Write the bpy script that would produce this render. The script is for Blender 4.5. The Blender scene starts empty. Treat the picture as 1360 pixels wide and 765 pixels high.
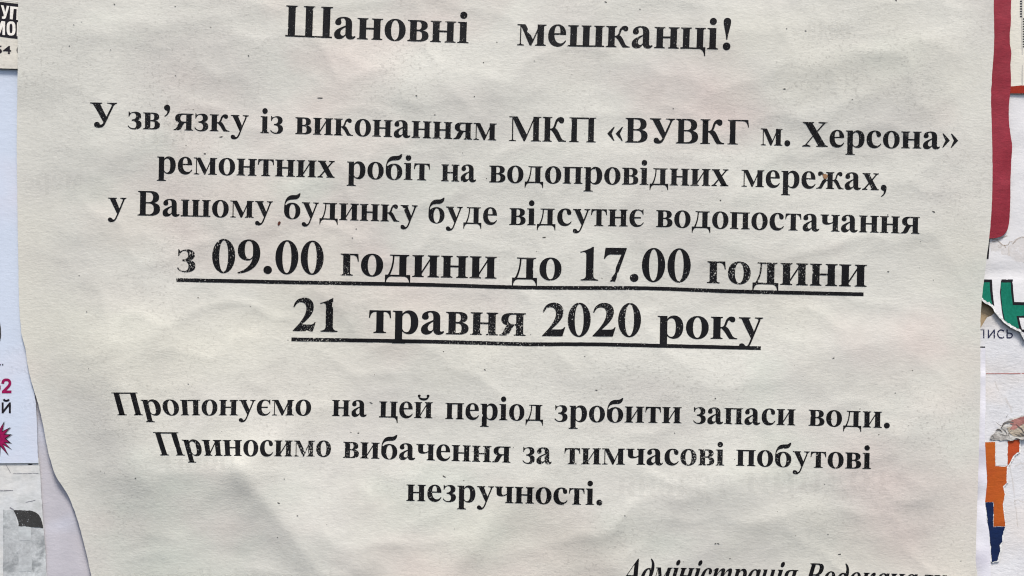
import bpy, bmesh, math, random
import numpy as np
from mathutils import Vector, noise
from mathutils.geometry import delaunay_2d_cdt

random.seed(7)
SC = bpy.context.scene
COL = SC.collection

# ------------------------------------------------------------------ camera
S = 0.00023            # metres of wall per unit of the layout grid (A4 sheet = 1291 units wide)
CX, CY = 680.0, 382.5  # layout centre
D = 0.34               # lens to wall
cam_d = bpy.data.cameras.new('camera')
cam = bpy.data.objects.new('camera', cam_d)
COL.objects.link(cam)
cam.location = (0, -D, 0)
cam.rotation_euler = (math.radians(90), 0, 0)
cam_d.sensor_width = 36.0
cam_d.lens = 36.0 * D / (1360 * S)
cam_d.clip_start = 0.01
cam_d.clip_end = 50
SC.camera = cam

# ------------------------------------------------------------------ daylight
SUN_EL, SUN_AZ = math.radians(64), math.radians(15)      # azimuth off the wall's normal
sun_from = Vector((math.sin(SUN_AZ) * math.cos(SUN_EL), -math.cos(SUN_AZ) * math.cos(SUN_EL), math.sin(SUN_EL)))
world = bpy.data.worlds.new('World')
SC.world = world
world.use_nodes = True
wn = world.node_tree
bg = wn.nodes['Background']
sky = wn.nodes.new('ShaderNodeTexSky')
sky.sky_type = 'NISHITA'
sky.sun_disc = False
sky.sun_elevation = SUN_EL
sky.sun_rotation = math.atan2(sun_from.x, sun_from.y)
sky.dust_density = 3.0
sky.air_density = 1.0
wn.links.new(sky.outputs[0], bg.inputs[0])
bg.inputs[1].default_value = 0.06
sun_d = bpy.data.lights.new('sun', 'SUN')
sun_d.energy = 1.5
sun_d.angle = math.radians(14)
sun_d.color = (1.0, 0.93, 0.84)
sun = bpy.data.objects.new('sun', sun_d)
COL.objects.link(sun)
sun.location = sun_from * 2
sun.rotation_euler = (-sun_from).to_track_quat('-Z', 'Y').to_euler()
SC.view_settings.view_transform = 'Standard'
SC.view_settings.look = 'None'
SC.view_settings.gamma = 1.0
SC.cycles.filter_width = 1.15
SC.view_settings.use_curve_mapping = False
SC.view_settings.exposure = 1.81

# ------------------------------------------------------------------ helpers
def lin(r, g, b):
    f = lambda c: (c / 255 / 12.92) if c <= 10 else ((c / 255 + 0.055) / 1.055) ** 2.4
    return (f(r), f(g), f(b))

def place(px, py, mm):
    """layout grid point at a height of mm off the wall -> world"""
    k = S * (D - mm * 0.001) / D
    return Vector(((px - CX) * k, -mm * 0.001, (CY - py) * k))

def winding(cent, contours):
    w = np.zeros(len(cent), int)
    x, y = cent[:, 0], cent[:, 1]
    for c in contours:
        p = np.asarray(c, float)
        q = np.roll(p, -1, 0)
        for (x0, y0), (x1, y1) in zip(p, q):
            if y0 == y1:
                continue
            cr = (x1 - x0) * (y - y0) - (x - x0) * (y1 - y0)
            w += ((y0 <= y) & (y1 > y) & (cr > 0)).astype(int)
            w -= ((y1 <= y) & (y0 > y) & (cr < 0)).astype(int)
    return w

def triangulate(contours, step=None):
    """non-zero winding fill of closed contours with interior points every `step`"""
    vs, es = [], []
    for c in contours:
        b = len(vs)
        vs += [Vector((float(p[0]), float(p[1]))) for p in c]
        es += [(b + i, b + (i + 1) % len(c)) for i in range(len(c))]
    if step:
        a = np.array([v[:] for v in vs])
        lo, hi = a.min(0), a.max(0)
        gx = np.arange(lo[0] + step * .5, hi[0], step)
        gy = np.arange(lo[1] + step * .5, hi[1], step)
        g = np.array([(x + (step * .5 if j % 2 else 0), y) for j, y in enumerate(gy) for x in gx])
        if len(g):
            g = g[winding(g, contours) != 0]
            vs += [Vector((float(p[0]), float(p[1]))) for p in g]
    ov, oe, of, _, _, _ = delaunay_2d_cdt(vs, es, [], 0, 1e-4)
    ov = np.array([v[:] for v in ov])
    of = np.array([f for f in of if len(f) == 3])
    keep = winding(ov[of].mean(1), contours) != 0
    return ov, of[keep]

def new_obj(name, verts, faces, mat, parent=None, smooth=True):
    me = bpy.data.meshes.new(name)
    me.from_pydata([tuple(v) for v in verts], [], [tuple(int(i) for i in f) for f in faces])
    me.materials.append(mat)
    if smooth:
        me.polygons.foreach_set('use_smooth', [True] * len(me.polygons))
    me.update()
    o = bpy.data.objects.new(name, me)
    COL.objects.link(o)
    if parent:
        o.parent = parent
    return o

def tag(o, label, cat, group=None):
    o['label'] = label
    o['category'] = cat
    if group:
        o['group'] = group
    return o

def resample(pts, step, jitter=0.0, seed=0, closed=True):
    rnd = random.Random(seed)
    out = []
    n = len(pts)
    for i in range(n if closed else n - 1):
        a, b = pts[i], pts[(i + 1) % n]
        L = math.hypot(b[0] - a[0], b[1] - a[1])
        k = max(1, int(round(L / step)))
        for j in range(k):
            t = j / k
            x, y = a[0] + (b[0] - a[0]) * t, a[1] + (b[1] - a[1]) * t
            if jitter and L > 0:
                nx, ny = -(b[1] - a[1]) / L, (b[0] - a[0]) / L
                d = jitter * (rnd.uniform(-.6, .6) + noise.noise((x * .13, y * .13, seed)) * 1.2)
                x, y = x + nx * d, y + ny * d
            out.append((x, y))
    if not closed:
        out.append(pts[-1])
    return out

def spline(pts, n=6):
    """open Catmull-Rom through pts"""
    P = [pts[0]] + list(pts) + [pts[-1]]
    out = []
    for i in range(1, len(P) - 2):
        for k in range(n):
            t = k / n
            q = []
            for c in (0, 1):
                a, b, cc, d = P[i - 1][c], P[i][c], P[i + 1][c], P[i + 2][c]
                q.append(.5 * (2 * b + (cc - a) * t + (2 * a - 5 * b + 4 * cc - d) * t * t + (3 * b - a - 3 * cc + d) * t ** 3))
            out.append(tuple(q))
    out.append(pts[-1])
    return out

def area(c):
    return sum(c[i - 1][0] * c[i][1] - c[i][0] * c[i - 1][1] for i in range(len(c))) / 2

def pos(c):
    return c if area(c) > 0 else c[::-1]

def neg(c):
    return c if area(c) < 0 else c[::-1]

def sheet(name, contours, hf, mat, step=8.0, parent=None, thick=0.10):
    """a sheet of paper: front face over the relief hf(px,py) in mm, with a rim `thick` mm deep"""
    if not isinstance(contours[0][0], (tuple, list)):
        contours = [contours]
    contours = [pos(c) if i == 0 else neg(c) for i, c in enumerate(contours)]
    v2, f = triangulate(contours, step)
    hs = [hf(x, y) for x, y in v2]
    V = [place(x, y, h) for (x, y), h in zip(v2, hs)]
    F = [tuple(t[::-1]) for t in f]
    # front must face -Y
    a, b, c = (V[i] for i in F[0])
    if (b - a).cross(c - a).y > 0:
        F = [t[::-1] for t in F]
    o_front = len(V)
    edges = {}
    for t in F:
        for i in range(3):
            e = (t[i], t[(i + 1) % 3])
            edges[e] = 1
    rim = [e for e in edges if (e[1], e[0]) not in edges]
    m = {}
    for e in rim:
        for i in e:
            if i not in m:
                m[i] = len(V)
                x, y = v2[i]
                V.append(place(x, y, hs[i] - thick) if hs[i] > thick else place(x, y, 0.02))
    for a, b in rim:
        F.append((b, a, m[a], m[b]))
    o = new_obj(name, V, F, mat, parent)
    me = o.data
    # keep the rim crisp
    sharp = me.attributes.new('sharp_edge', 'BOOLEAN', 'EDGE') if 'sharp_edge' not in me.attributes else me.attributes['sharp_edge']
    rs = {tuple(sorted(e)) for e in rim}
    sharp.data.foreach_set('value', [tuple(sorted(e.vertices)) in rs for e in me.edges])
    return o

def printed(name, contours, hf, mat, parent, step=5.0, lift=0.05):
    """ink on a sheet: the shape laid over the sheet's relief"""
    v2, f = triangulate(contours, step)
    V = [place(x, y, hf(x, y) + lift) for x, y in v2]
    F = [tuple(t) for t in f]
    a, b, c = (V[i] for i in F[0])
    if (b - a).cross(c - a).y > 0:
        F = [t[::-1] for t in F]
    return new_obj(name, V, F, mat, parent)

# ------------------------------------------------------------------ materials
def nodes_of(name):
    m = bpy.data.materials.new(name)
    m.use_nodes = True
    nt = m.node_tree
    return m, nt, nt.nodes['Principled BSDF']

def N(nt, kind, **kw):
    n = nt.nodes.new(kind)
    for k, v in kw.items():
        setattr(n, k, v)
    return n

def tex(nt, scale, stretch=(1, 1, 1), detail=4, rough=.6, offset=(0, 0, 0)):
    co = N(nt, 'ShaderNodeTexCoord')
    mp = N(nt, 'ShaderNodeMapping')
    mp.inputs['Scale'].default_value = stretch
    mp.inputs['Location'].default_value = offset
    nz = N(nt, 'ShaderNodeTexNoise')
    nz.inputs['Scale'].default_value = scale
    nz.inputs['Detail'].default_value = detail
    nz.inputs['Roughness'].default_value = rough
    nt.links.new(co.outputs['Object'], mp.inputs[0])
    nt.links.new(mp.outputs[0], nz.inputs['Vector'])
    return nz.outputs['Fac']

def ramp(nt, fac, a, b, ca, cb):
    r = N(nt, 'ShaderNodeValToRGB')
    e = r.color_ramp.elements
    e[0].position, e[1].position = a, b
    e[0].color = (*ca, 1) if not isinstance(ca, (int, float)) else (ca, ca, ca, 1)
    e[1].color = (*cb, 1) if not isinstance(cb, (int, float)) else (cb, cb, cb, 1)
    nt.links.new(fac, r.inputs[0])
    return r.outputs[0]

def mix(nt, fac, a, b, mode='MIX'):
    m = N(nt, 'ShaderNodeMix', data_type='RGBA', blend_type=mode)
    for sock, v in ((m.inputs[0], fac), (m.inputs[6], a), (m.inputs[7], b)):
        if isinstance(v, (int, float)):
            sock.default_value = v
        elif isinstance(v, tuple):
            sock.default_value = (*v, 1)
        else:
            nt.links.new(v, sock)
    return m.outputs[2]

def paper(name, col, tints=(), grain=.06, grime=.0, bump=.25, wave=1.2, seed=0, fibre=1300, rough=.85, stretch=(.45, 1, 1)):
    m, nt, b = nodes_of(name)
    o = seed * 3.7
    c = col
    for i, (tc, sc, lo, hi) in enumerate(tints):
        f = ramp(nt, tex(nt, sc, (.8, 1, 1.1), 3, .55, (o + i * 5, 0, o - i * 2)), lo, hi, 0.0, 1.0)
        c = mix(nt, f, c, tc)
    g1 = tex(nt, fibre, stretch, 3, .7, (o, 1, 2))
    g2 = tex(nt, fibre * .28, stretch, 3, .6, (o + 3, 1, 2))
    c = mix(nt, 1.0, c, ramp(nt, g1, .3, .7, 1 - grain, 1 + grain * .4), 'MULTIPLY')
    c = mix(nt, 1.0, c, ramp(nt, g2, .3, .7, 1 - grain * .8, 1.0), 'MULTIPLY')
    if grime:
        sp = tex(nt, fibre * .9, (1, 1, 1), 2, .5, (o + 9, 4, 1))
        zone = ramp(nt, tex(nt, 22, (1, 1, 1), 3, .6, (o + 2, 7, 0)), .42, .68, 0.0, 1.0)
        spk = ramp(nt, sp, .56, .70, 0.0, grime)
        c = mix(nt, mix(nt, 1.0, zone, spk, 'MULTIPLY'), c, (.16, .15, .14))
    nt.links.new(c, b.inputs['Base Color']) if not isinstance(c, tuple) else None
    b.inputs['Roughness'].default_value = rough
    b.inputs['Specular IOR Level'].default_value = .25
    bp = N(nt, 'ShaderNodeBump')
    bp.inputs['Strength'].default_value = bump
    bp.inputs['Distance'].default_value = .00025
    g3 = tex(nt, fibre * .12, (.6, 1, 1), 4, .65, (o + 6, 0, 0))
    add = N(nt, 'ShaderNodeMath', operation='MULTIPLY_ADD')
    nt.links.new(g3, add.inputs[0])
    add.inputs[1].default_value = wave
    nt.links.new(g1, add.inputs[2])
    nt.links.new(add.outputs[0], bp.inputs['Height'])
    nt.links.new(bp.outputs[0], b.inputs['Normal'])
    return m

def ink(name, col, wear=.5, margin=.0, alpha=1.0, rough=.55, seed=0, fine=3200, zone_scale=26):
    """printed ink or toner: missing in fine grains where the print is worn"""
    m, nt, b = nodes_of(name)
    o = seed * 2.3
    g = tex(nt, fine * .55, (1, 1, 1), 2, .6, (o, 2, 0))
    c = mix(nt, ramp(nt, g, .35, .7, 0.0, .55), col, tuple(min(1, v * 1.5 + .0035) for v in col))
    nt.links.new(c, b.inputs['Base Color'])
    b.inputs['Roughness'].default_value = rough
    b.inputs['Specular IOR Level'].default_value = .14
    if wear > 0 or alpha < 1:
        sp = tex(nt, fine, (1, 1, .8), 2, .6, (o + 1, 5, 3))
        zone = tex(nt, zone_scale, (1, 1, 1), 2, .5, (o + 4, 1, 7))
        th = N(nt, 'ShaderNodeMath', operation='MULTIPLY_ADD')      # grain - wear * zone
        nt.links.new(zone, th.inputs[0])
        th.inputs[1].default_value = -wear
        nt.links.new(sp, th.inputs[2])
        a = ramp(nt, th.outputs[0], .5 - wear * .62 - .15 - margin, .5 - wear * .62 - .06 - margin, .0, alpha) if wear > 0 else None
        if a is None:
            b.inputs['Alpha'].default_value = alpha
        else:
            nt.links.new(a, b.inputs['Alpha'])
    return m

M = {}
M['board'] = paper('board_fibre', (.42, .32, .20), grain=.25, bump=.5, seed=1, fibre=900)
M['news'] = paper('newsprint', (.54, .538, .493),
                  tints=[((.50, .49, .455), 26, .45, .62), ((.535, .475, .44), 15, .53, .70), ((.50, .525, .47), 20, .56, .72), ((.56, .552, .485), 12, .50, .72)],
                  grain=.07, grime=.30, bump=.30, wave=.55, seed=2)
M['blue_paper'] = paper('pale_blue_paper', (.49, .55, .65), tints=[((.53, .55, .63), 30, .5, .7)], grain=.035, bump=.2, seed=3)
M['lilac_paper'] = paper('lilac_paper', (.43, .42, .455), tints=[((.45, .48, .57), 22, .52, .66)], grain=.04, bump=.25, seed=4)
M['tan_paper'] = paper('tan_paper', (.53, .515, .46), tints=[((.46, .42, .37), 40, .55, .72)], grain=.08, grime=.25, bump=.3, seed=5)
M['white_paper'] = paper('white_paper', (.60, .60, .61), tints=[((.53, .53, .55), 30, .5, .7)], grain=.04, bump=.25, seed=6)
M['form_paper'] = paper('form_paper', (.61, .615, .635), tints=[((.54, .55, .57), 32, .48, .68), ((.60, .565, .535), 32, .50, .66), ((.47, .45, .43), 60, .60, .75)], grain=.07, grime=.35, bump=.4, seed=7)
M['strip_paper'] = paper('strip_paper', (.64, .64, .69), tints=[((.46, .45, .52), 60, .5, .7)], grain=.03, bump=.25, seed=8)
M['cream_paper'] = paper('cream_paper', (.62, .60, .53), tints=[((.55, .54, .47), 40, .5, .7)], grain=.05, bump=.3, seed=9)
M['torn'] = paper('torn_fibres', (.70, .71, .70), grain=.18, bump=.8, seed=10, fibre=1000)
M['crimson_paper'] = paper('crimson_paper', (.225, .016, .030), tints=[((.27, .026, .044), 50, .45, .65)], grain=.14, bump=.3, seed=11, rough=.6)
M['photo_grey'] = paper('photo_grey', (.40, .42, .43), tints=[((.54, .57, .58), 110, .45, .62), ((.28, .30, .31), 260, .52, .66)], grain=.2, bump=.2, seed=12, stretch=(1, 1, 1))
M['concrete'] = paper('photo_pale_grey', (.54, .56, .57), tints=[((.59, .59, .57), 60, .45, .65), ((.48, .50, .50), 140, .55, .68)], grain=.12, grime=.2, bump=.15, seed=13)
M['photo_light'] = paper('photo_light', (.47, .50, .51), tints=[((.38, .40, .41), 240, .45, .62)], grain=.12, bump=.15, seed=14)
M['orange'] = paper('orange_print', (.42, .095, .010), tints=[((.37, .065, .010), 45, .45, .66)], grain=.12, bump=.3, seed=15, rough=.6)
M['rust'] = paper('rust_orange_print', (.38, .055, .012), grain=.14, bump=.3, seed=16, rough=.6)
M['navy'] = paper('navy_print', (.002, .013, .062), grain=.2, bump=.3, seed=17, rough=.6)
M['scrap_pink'] = paper('scrap_pink', (.45, .22, .19), tints=[((.30, .13, .12), 150, .45, .65)], grain=.2, bump=.6, seed=18)
M['scrap_tan'] = paper('scrap_tan', (.44, .38, .30), tints=[((.25, .20, .16), 260, .5, .66)], grain=.25, bump=.8, seed=19)
M['scrap_pale'] = paper('scrap_pale', (.52, .51, .48), tints=[((.30, .28, .26), 300, .54, .68)], grain=.2, bump=.8, seed=20)
M['scrap_dark'] = paper('scrap_dark', (.10, .09, .085), tints=[((.20, .19, .18), 300, .45, .65)], grain=.3, bump=.8, seed=21)

M['toner'] = ink('toner', (.0035, .0035, .0045), margin=.05, wear=.14, seed=1)
M['toner_worn'] = ink('toner_worn', (.0035, .0035, .0045), wear=.58, seed=2, fine=2900, zone_scale=38)
M['ghost'] = ink('show_through', (.06, .06, .06), wear=.4, alpha=.034, seed=3, fine=900, zone_scale=40)
M['black_ink'] = ink('black_ink', (.008, .007, .010), wear=0, seed=4)
M['crimson_ink'] = ink('crimson_ink', (.20, .005, .055), wear=0, seed=5)
M['navy_ink'] = ink('navy_ink', (.015, .018, .05), wear=.2, seed=6)
M['green_ink'] = ink('green_ink', (.003, .122, .078), wear=0, seed=7)
M['red_ink'] = ink('red_ink', (.21, .016, .006), wear=0, seed=8)
M['white_ink'] = ink('white_ink', (.60, .58, .54), wear=0, seed=9)
M['fine_red'] = ink('fine_red_ink', (.28, .10, .09), wear=.2, seed=10)
M['stain'] = ink('brown_stain', (.22, .15, .085), wear=.3, alpha=.34, seed=11, fine=900, zone_scale=160)
M['stain_soft'] = ink('pale_brown_stain', (.40, .32, .23), wear=.5, alpha=.12, seed=12, fine=600, zone_scale=120)
M['grey_ink'] = ink('grey_ink', (.18, .18, .20), wear=.4, seed=13)
M['blood_dot'] = ink('red_brown_dot', (.075, .025, .018), wear=0, seed=14)
M['brown_dot'] = ink('brown_scuff', (.23, .13, .07), wear=0, seed=15)
M['charcoal'] = ink('charcoal_print', (.034, .034, .034), wear=.3, seed=16, fine=2400, zone_scale=120)

# ------------------------------------------------------------------ a bold serif alphabet (1000 units to the em)
def path(*seg):
    out = []
    for s in seg:
        if len(s) == 2:
            out.append(s)
        elif len(s) == 4:
            x0, y0 = out[-1]
            for k in range(1, 7):
                t = k / 6
                out.append(((1 - t) ** 2 * x0 + 2 * t * (1 - t) * s[0] + t * t * s[2], (1 - t) ** 2 * y0 + 2 * t * (1 - t) * s[1] + t * t * s[3]))
        else:
            x0, y0 = out[-1]
            for k in range(1, 11):
                t = k / 10
                u = 1 - t
                out.append((u ** 3 * x0 + 3 * u * u * t * s[0] + 3 * u * t * t * s[2] + t ** 3 * s[4],
                            u ** 3 * y0 + 3 * u * u * t * s[1] + 3 * u * t * t * s[3] + t ** 3 * s[5]))
    return out

def oval(cx, cy, rx, ry, n=30, p=2.12):
    f = lambda v: math.copysign(abs(v) ** (2 / p), v)
    return [(cx + rx * f(math.cos(2 * math.pi * i / n)), cy + ry * f(math.sin(2 * math.pi * i / n))) for i in range(n)]

def box(x0, y0, x1, y1):
    return [(x0, y0), (x1, y0), (x1, y1), (x0, y1)]

def serif(x0, x1, y, up, e0, e1, t=19, b=30):
    pts = [(x0 - e0, y), (x1 + e1, y), (x1 + e1, y + up * t)]
    pts += path((x1 + e1, y + up * t), (x1, y + up * (t + 3), x1, y + up * (t + b)))[1:] if e1 else [(x1, y + up * (t + b))]
    pts += [(x0, y + up * (t + b))]
    pts += path((x0, y + up * (t + b)), (x0, y + up * (t + 3), x0 - e0, y + up * t))[1:] if e0 else []
    out = []
    for q in pts:
        if not out or (abs(q[0] - out[-1][0]) + abs(q[1] - out[-1][1])) > .01:
            out.append(q)
    return out

def stem(x0, x1, y0, y1, bot=None, top=None):
    r = [box(x0, y0, x1, y1)]
    if bot:
        r.append(serif(x0, x1, y0, 1, *bot))
    if top:
        r.append(serif(x0, x1, y1, -1, *top))
    return r

def tr(cs, sx=1, sy=1, dx=0, dy=0):
    return [[(x * sx + dx, y * sy + dy) for x, y in c] for c in cs]

X = 461
BB, TT = (50, 44), (44, 50)
def two(top=True):
    return stem(66, 211, 0, X, (50, 42), (50, 42) if top else None) + stem(369, 514, 0, X, (42, 50), (42, 50) if top else None)
K_ARM = path((205, 250), (232, 250), (296, 262, 286, 350, 326, 412), (348, 446, 384, 472, 428, 472), (474, 472, 500, 446, 500, 410),
             (500, 374, 478, 352, 446, 352), (416, 352, 402, 372, 392, 384), (378, 398, 360, 388, 350, 358), (336, 312, 326, 264, 284, 236), (205, 215))
K_LEG = path((232, 246), (322, 258), (380, 226, 412, 130, 446, 72), (476, 22, 545, 20), (545, 0), (392, 0), (336, 60, 304, 160, 232, 214))
G = {}
def g(ch, w, plus, minus=()):
    G[ch] = (w, [pos(c) for c in plus] + [neg(c) for c in minus])

g('о', 500, [oval(250, 229, 226, 243)], [oval(250, 229, 86, 214)])
g('а', 500, [path((42, 352), (44, 430, 130, 473, 236, 473), (346, 473, 406, 420, 406, 320), (406, 95), (406, 62, 416, 52, 432, 52), (452, 52, 470, 68), (488, 48),
                  (464, 4, 424, -14, 380, -14), (320, -14, 284, 14, 270, 70), (236, 14, 190, -14, 130, -14), (66, -14, 25, 24, 25, 86), (25, 176, 110, 218, 266, 286),
                  (266, 345), (266, 408, 246, 442, 206, 442), (170, 442, 152, 424, 168, 396)), oval(108, 350, 68, 60)],
  [path((266, 252), (192, 212, 160, 172, 160, 126), (160, 86, 180, 62, 212, 62), (240, 62, 266, 98))])
g('в', 490, [path((18, 0), (278, 0), (402, 0, 470, 45, 470, 125), (470, 190, 420, 232, 336, 243), (406, 258, 446, 295, 446, 346), (446, 420, 388, 461, 276, 461),
                  (18, 461), (18, 441), (70, 438, 70, 405), (70, 56), (70, 24, 18, 20))],
  [path((214, 257), (250, 257), (302, 257, 312, 300, 312, 345), (312, 402, 294, 431, 246, 431), (214, 431)),
   path((214, 224), (250, 224), (316, 224, 330, 182, 330, 126), (330, 64, 306, 30, 246, 30), (214, 30))])
g('г', 405, stem(70, 214, 0, X, (52, 56)) + [path((18, 461), (374, 461), (388, 298), (364, 298), (352, 400, 320, 430, 250, 430), (214, 430), (70, 405), (70, 438, 18, 441))])
g('д', 545, [box(300, 0, 444, 461), path((106, 461), (500, 461), (500, 441), (444, 438, 444, 400), (300, 400), (300, 430), (168, 430), (160, 440, 106, 441)),
             path((166, 438), (200, 438), (200, 250, 152, 110, 118, 32), (68, 32), (130, 130, 166, 280, 166, 438)),
             path((14, 36), (14, -132), (36, -132), (46, -44, 84, 0, 146, 0), (392, 0), (456, 0, 494, -44, 504, -132), (526, -132), (526, 36))])
g('е', 444, [path((424, 116), (386, 30, 320, -14, 240, -14), (110, -14, 25, 80, 25, 225), (25, 380, 115, 473, 236, 473), (350, 473, 420, 385, 420, 247), (162, 247),
                  (166, 130, 216, 60, 296, 60), (346, 60, 376, 86, 402, 128))],
  [path((162, 280), (292, 280), (292, 402, 274, 441, 230, 441), (186, 441, 163, 385, 162, 280))])
g('є', 444, [path((426, 106), (386, 30, 320, -14, 236, -14), (106, -14, 25, 80, 25, 225), (25, 380, 116, 473, 242, 473), (296, 473, 334, 446, 364, 446), (382, 446, 388, 458, 392, 473),
                  (410, 473), (414, 326), (394, 326), (374, 402, 322, 441, 264, 441), (202, 441, 168, 370, 166, 258), (344, 258), (344, 222), (165, 222), (168, 110, 216, 42, 292, 42), (346, 42, 382, 76, 406, 118))])
g('с', 444, [path((426, 106), (386, 30, 320, -14, 240, -14), (106, -14, 25, 80, 25, 225), (25, 380, 120, 473, 250, 473), (346, 473, 414, 425, 414, 356), (414, 318, 390, 295, 356, 295),
                  (320, 295, 298, 318, 292, 356), (286, 412, 280, 441, 246, 441), (190, 441, 166, 360, 166, 266), (166, 130, 220, 54, 300, 54), (346, 54, 376, 76, 406, 120))])
g('к', 560, stem(66, 211, 0, X, (50, 44), (50, 44)) + [K_ARM, K_LEG])
karm = [K_ARM, K_LEG]
g('ж', 770, stem(313, 457, 0, X, (44, 44), (44, 44)) + tr(karm, .92, 1, 268) + tr(karm, -.92, 1, 502))
g('з', 405, [path((36, 336), (56, 336), (72, 400, 112, 441, 166, 441), (212, 441, 234, 400, 234, 355), (234, 290, 200, 259, 122, 257), (122, 224), (208, 222, 246, 190, 246, 120),
                  (246, 56, 216, 17, 166, 17), (108, 17, 68, 46, 38, 92), (18, 78), (54, 14, 116, -14, 192, -14), (312, -14, 386, 40, 386, 125), (386, 190, 346, 230, 272, 244),
                  (336, 262, 370, 300, 370, 355), (370, 426, 312, 473, 226, 473), (164, 473, 118, 450, 92, 440), (74, 434, 62, 446, 58, 473), (36, 473))])
dg = [(205, 62), (205, 118), (375, 400), (375, 344)]
g('и', 580, two() + [dg])
g('й', 580, two() + [dg, path((128, 648), (136, 560, 196, 508, 290, 508), (384, 508, 444, 560, 452, 648), (424, 648), (404, 592, 358, 574, 290, 574), (222, 574, 176, 592, 156, 648)), oval(160, 640, 42, 40, 16), oval(420, 640, 42, 40, 16)])
g('і', 280, stem(66, 211, 0, X, (50, 50), (50, 0)) + [oval(138, 606, 78, 78, 22, 2)])
g('м', 672, stem(80, 106, 0, 440, (58, 66)) + [[(15, 461), (196, 461), (372, 122), (332, 0), (300, 0), (92, 432), (15, 441)], [(308, 0), (336, 0), (532, 461), (498, 461)]] + stem(460, 604, 0, X, (46, 50), (0, 50)))
g('н', 580, two() + [box(205, 220, 375, 258)])
g('п', 580, two(False) + [box(16, 441, 564, 461), box(60, 424, 520, 461)])
g('р', 556, stem(66, 211, -205, X, (50, 62), (50, 0)) + [path((205, 396), (240, 450, 286, 473, 340, 473), (452, 473, 528, 380, 528, 235), (528, 85, 452, -14, 340, -14), (286, -14, 246, 8, 205, 46))],
  [path((211, 350), (230, 396, 262, 414, 294, 414), (356, 414, 378, 340, 378, 230), (378, 100, 352, 28, 292, 28), (252, 28, 226, 54, 211, 100))])
g('т', 470, stem(163, 307, 0, X, (54, 54)) + [path((24, 461), (446, 461), (456, 305), (432, 305), (420, 396, 390, 431, 307, 431), (163, 431), (80, 431, 50, 396, 38, 305), (14, 305))])
g('у', 500, [[(12, 461), (242, 461), (242, 441), (206, 428), (322, 152), (262, 6), (62, 428), (12, 441)],
             path((328, 461), (490, 461), (490, 441), (456, 440, 440, 405), (264, -66), (226, -165, 176, -207, 110, -207), (54, -207, 20, -180, 20, -140), (20, -104, 42, -84, 76, -84),
                  (116, -84, 132, -115, 146, -135), (162, -152, 190, -140, 210, -95), (252, 8), (396, 395), (402, 440, 328, 441))])
XX = [[(18, 461), (246, 461), (246, 441), (214, 430), (440, 40), (486, 21), (486, 0), (256, 0), (256, 21), (286, 32), (66, 420), (18, 441)],
      [(322, 461), (480, 461), (480, 441), (432, 422), (114, 38), (166, 21), (166, 0), (14, 0), (14, 21), (70, 45), (380, 415), (380, 430), (322, 441)]]
g('х', 500, XX)
g('ц', 582, stem(66, 211, 0, X, None, (50, 42)) + stem(369, 514, 0, X, None, (42, 50)) + [box(16, 0, 514, 32), path((440, 40), (566, 40), (566, -152), (544, -152), (534, -58, 494, -6, 430, 0))])
g('ч', 556, stem(352, 496, 0, X, (44, 50), (44, 50)) + [serif(62, 206, X, -1, 50, 42), path((62, 455), (62, 292), (62, 220, 110, 184, 190, 184), (250, 184, 304, 202, 356, 234), (356, 266), (312, 240, 282, 231, 256, 231), (220, 231, 206, 250, 206, 292), (206, 455))])
g('ш', 834, stem(66, 211, 0, X, None, (50, 36)) + stem(345, 490, 0, X, None, (36, 36)) + stem(623, 768, 0, X, None, (36, 50)) + [box(16, 0, 818, 30)])
g('я', 545, stem(340, 484, 0, X, (42, 48), (0, 48)) + [path((346, 461), (240, 461), (110, 461, 44, 415, 44, 330), (44, 250, 110, 204, 230, 204), (346, 204)),
             path((172, 216), (316, 222), (268, 176, 242, 112, 216, 62), (188, 0, 110, 0), (10, 0), (10, 20), (60, 26, 86, 72), (110, 124, 130, 190, 172, 216))],
  [path((340, 429), (272, 429), (212, 429, 186, 396, 186, 330), (186, 265, 212, 238, 272, 238), (340, 238))])
g('б', 512, [oval(258, 212, 230, 226), path((30, 215), (18, 450, 78, 636, 250, 646), (332, 650, 384, 640, 440, 702), (480, 702), (472, 600, 420, 532, 318, 530), (190, 526, 96, 520, 60, 380), (140, 330))],
  [oval(262, 204, 88, 198)])
# capitals
H = 676
g('Ш', 1034, stem(68, 222, 0, H, None, (52, 46)) + stem(440, 594, 0, H, None, (46, 46)) + stem(812, 966, 0, H, None, (46, 52)) + [box(16, 0, 1018, 32)])
g('П', 775, stem(74, 230, 0, H, (58, 54)) + stem(544, 700, 0, H, (54, 58)) + [box(16, 656, 758, 676), box(70, 638, 704, 676)])
g('М', 925, stem(98, 130, 0, 650, (84, 84)) + [[(14, 676), (242, 676), (508, 186), (462, 0), (424, 0), (116, 630), (98, 652), (14, 655)], [(432, 0), (462, 0), (742, 676), (704, 676)]] + stem(684, 842, 0, H, (62, 66), (0, 66)))
g('К', 742, stem(74, 230, 0, H, (58, 54), (58, 54)) + tr(karm, 1.32, 1.44, 230 - 210 * 1.32))
g('В', 667, [path((16, 0), (352, 0), (532, 0, 624, 70, 624, 186), (624, 282, 562, 336, 452, 354), (542, 372, 592, 426, 592, 506), (592, 616, 510, 676, 362, 676), (16, 676), (16, 656), (80, 650, 80, 600), (80, 76), (80, 26, 16, 20))],
  [path((238, 372), (310, 372), (402, 372, 428, 432, 428, 506), (428, 594, 392, 640, 302, 640), (238, 640)), path((238, 336), (312, 336), (412, 336, 452, 282, 452, 186), (452, 86, 406, 36, 302, 36), (238, 36))])
g('Г', 605, stem(74, 230, 0, H, (58, 72)) + [path((16, 676), (574, 676), (594, 476), (570, 476), (550, 602, 502, 642, 402, 642), (230, 642), (74, 600), (74, 650, 16, 656))])
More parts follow.
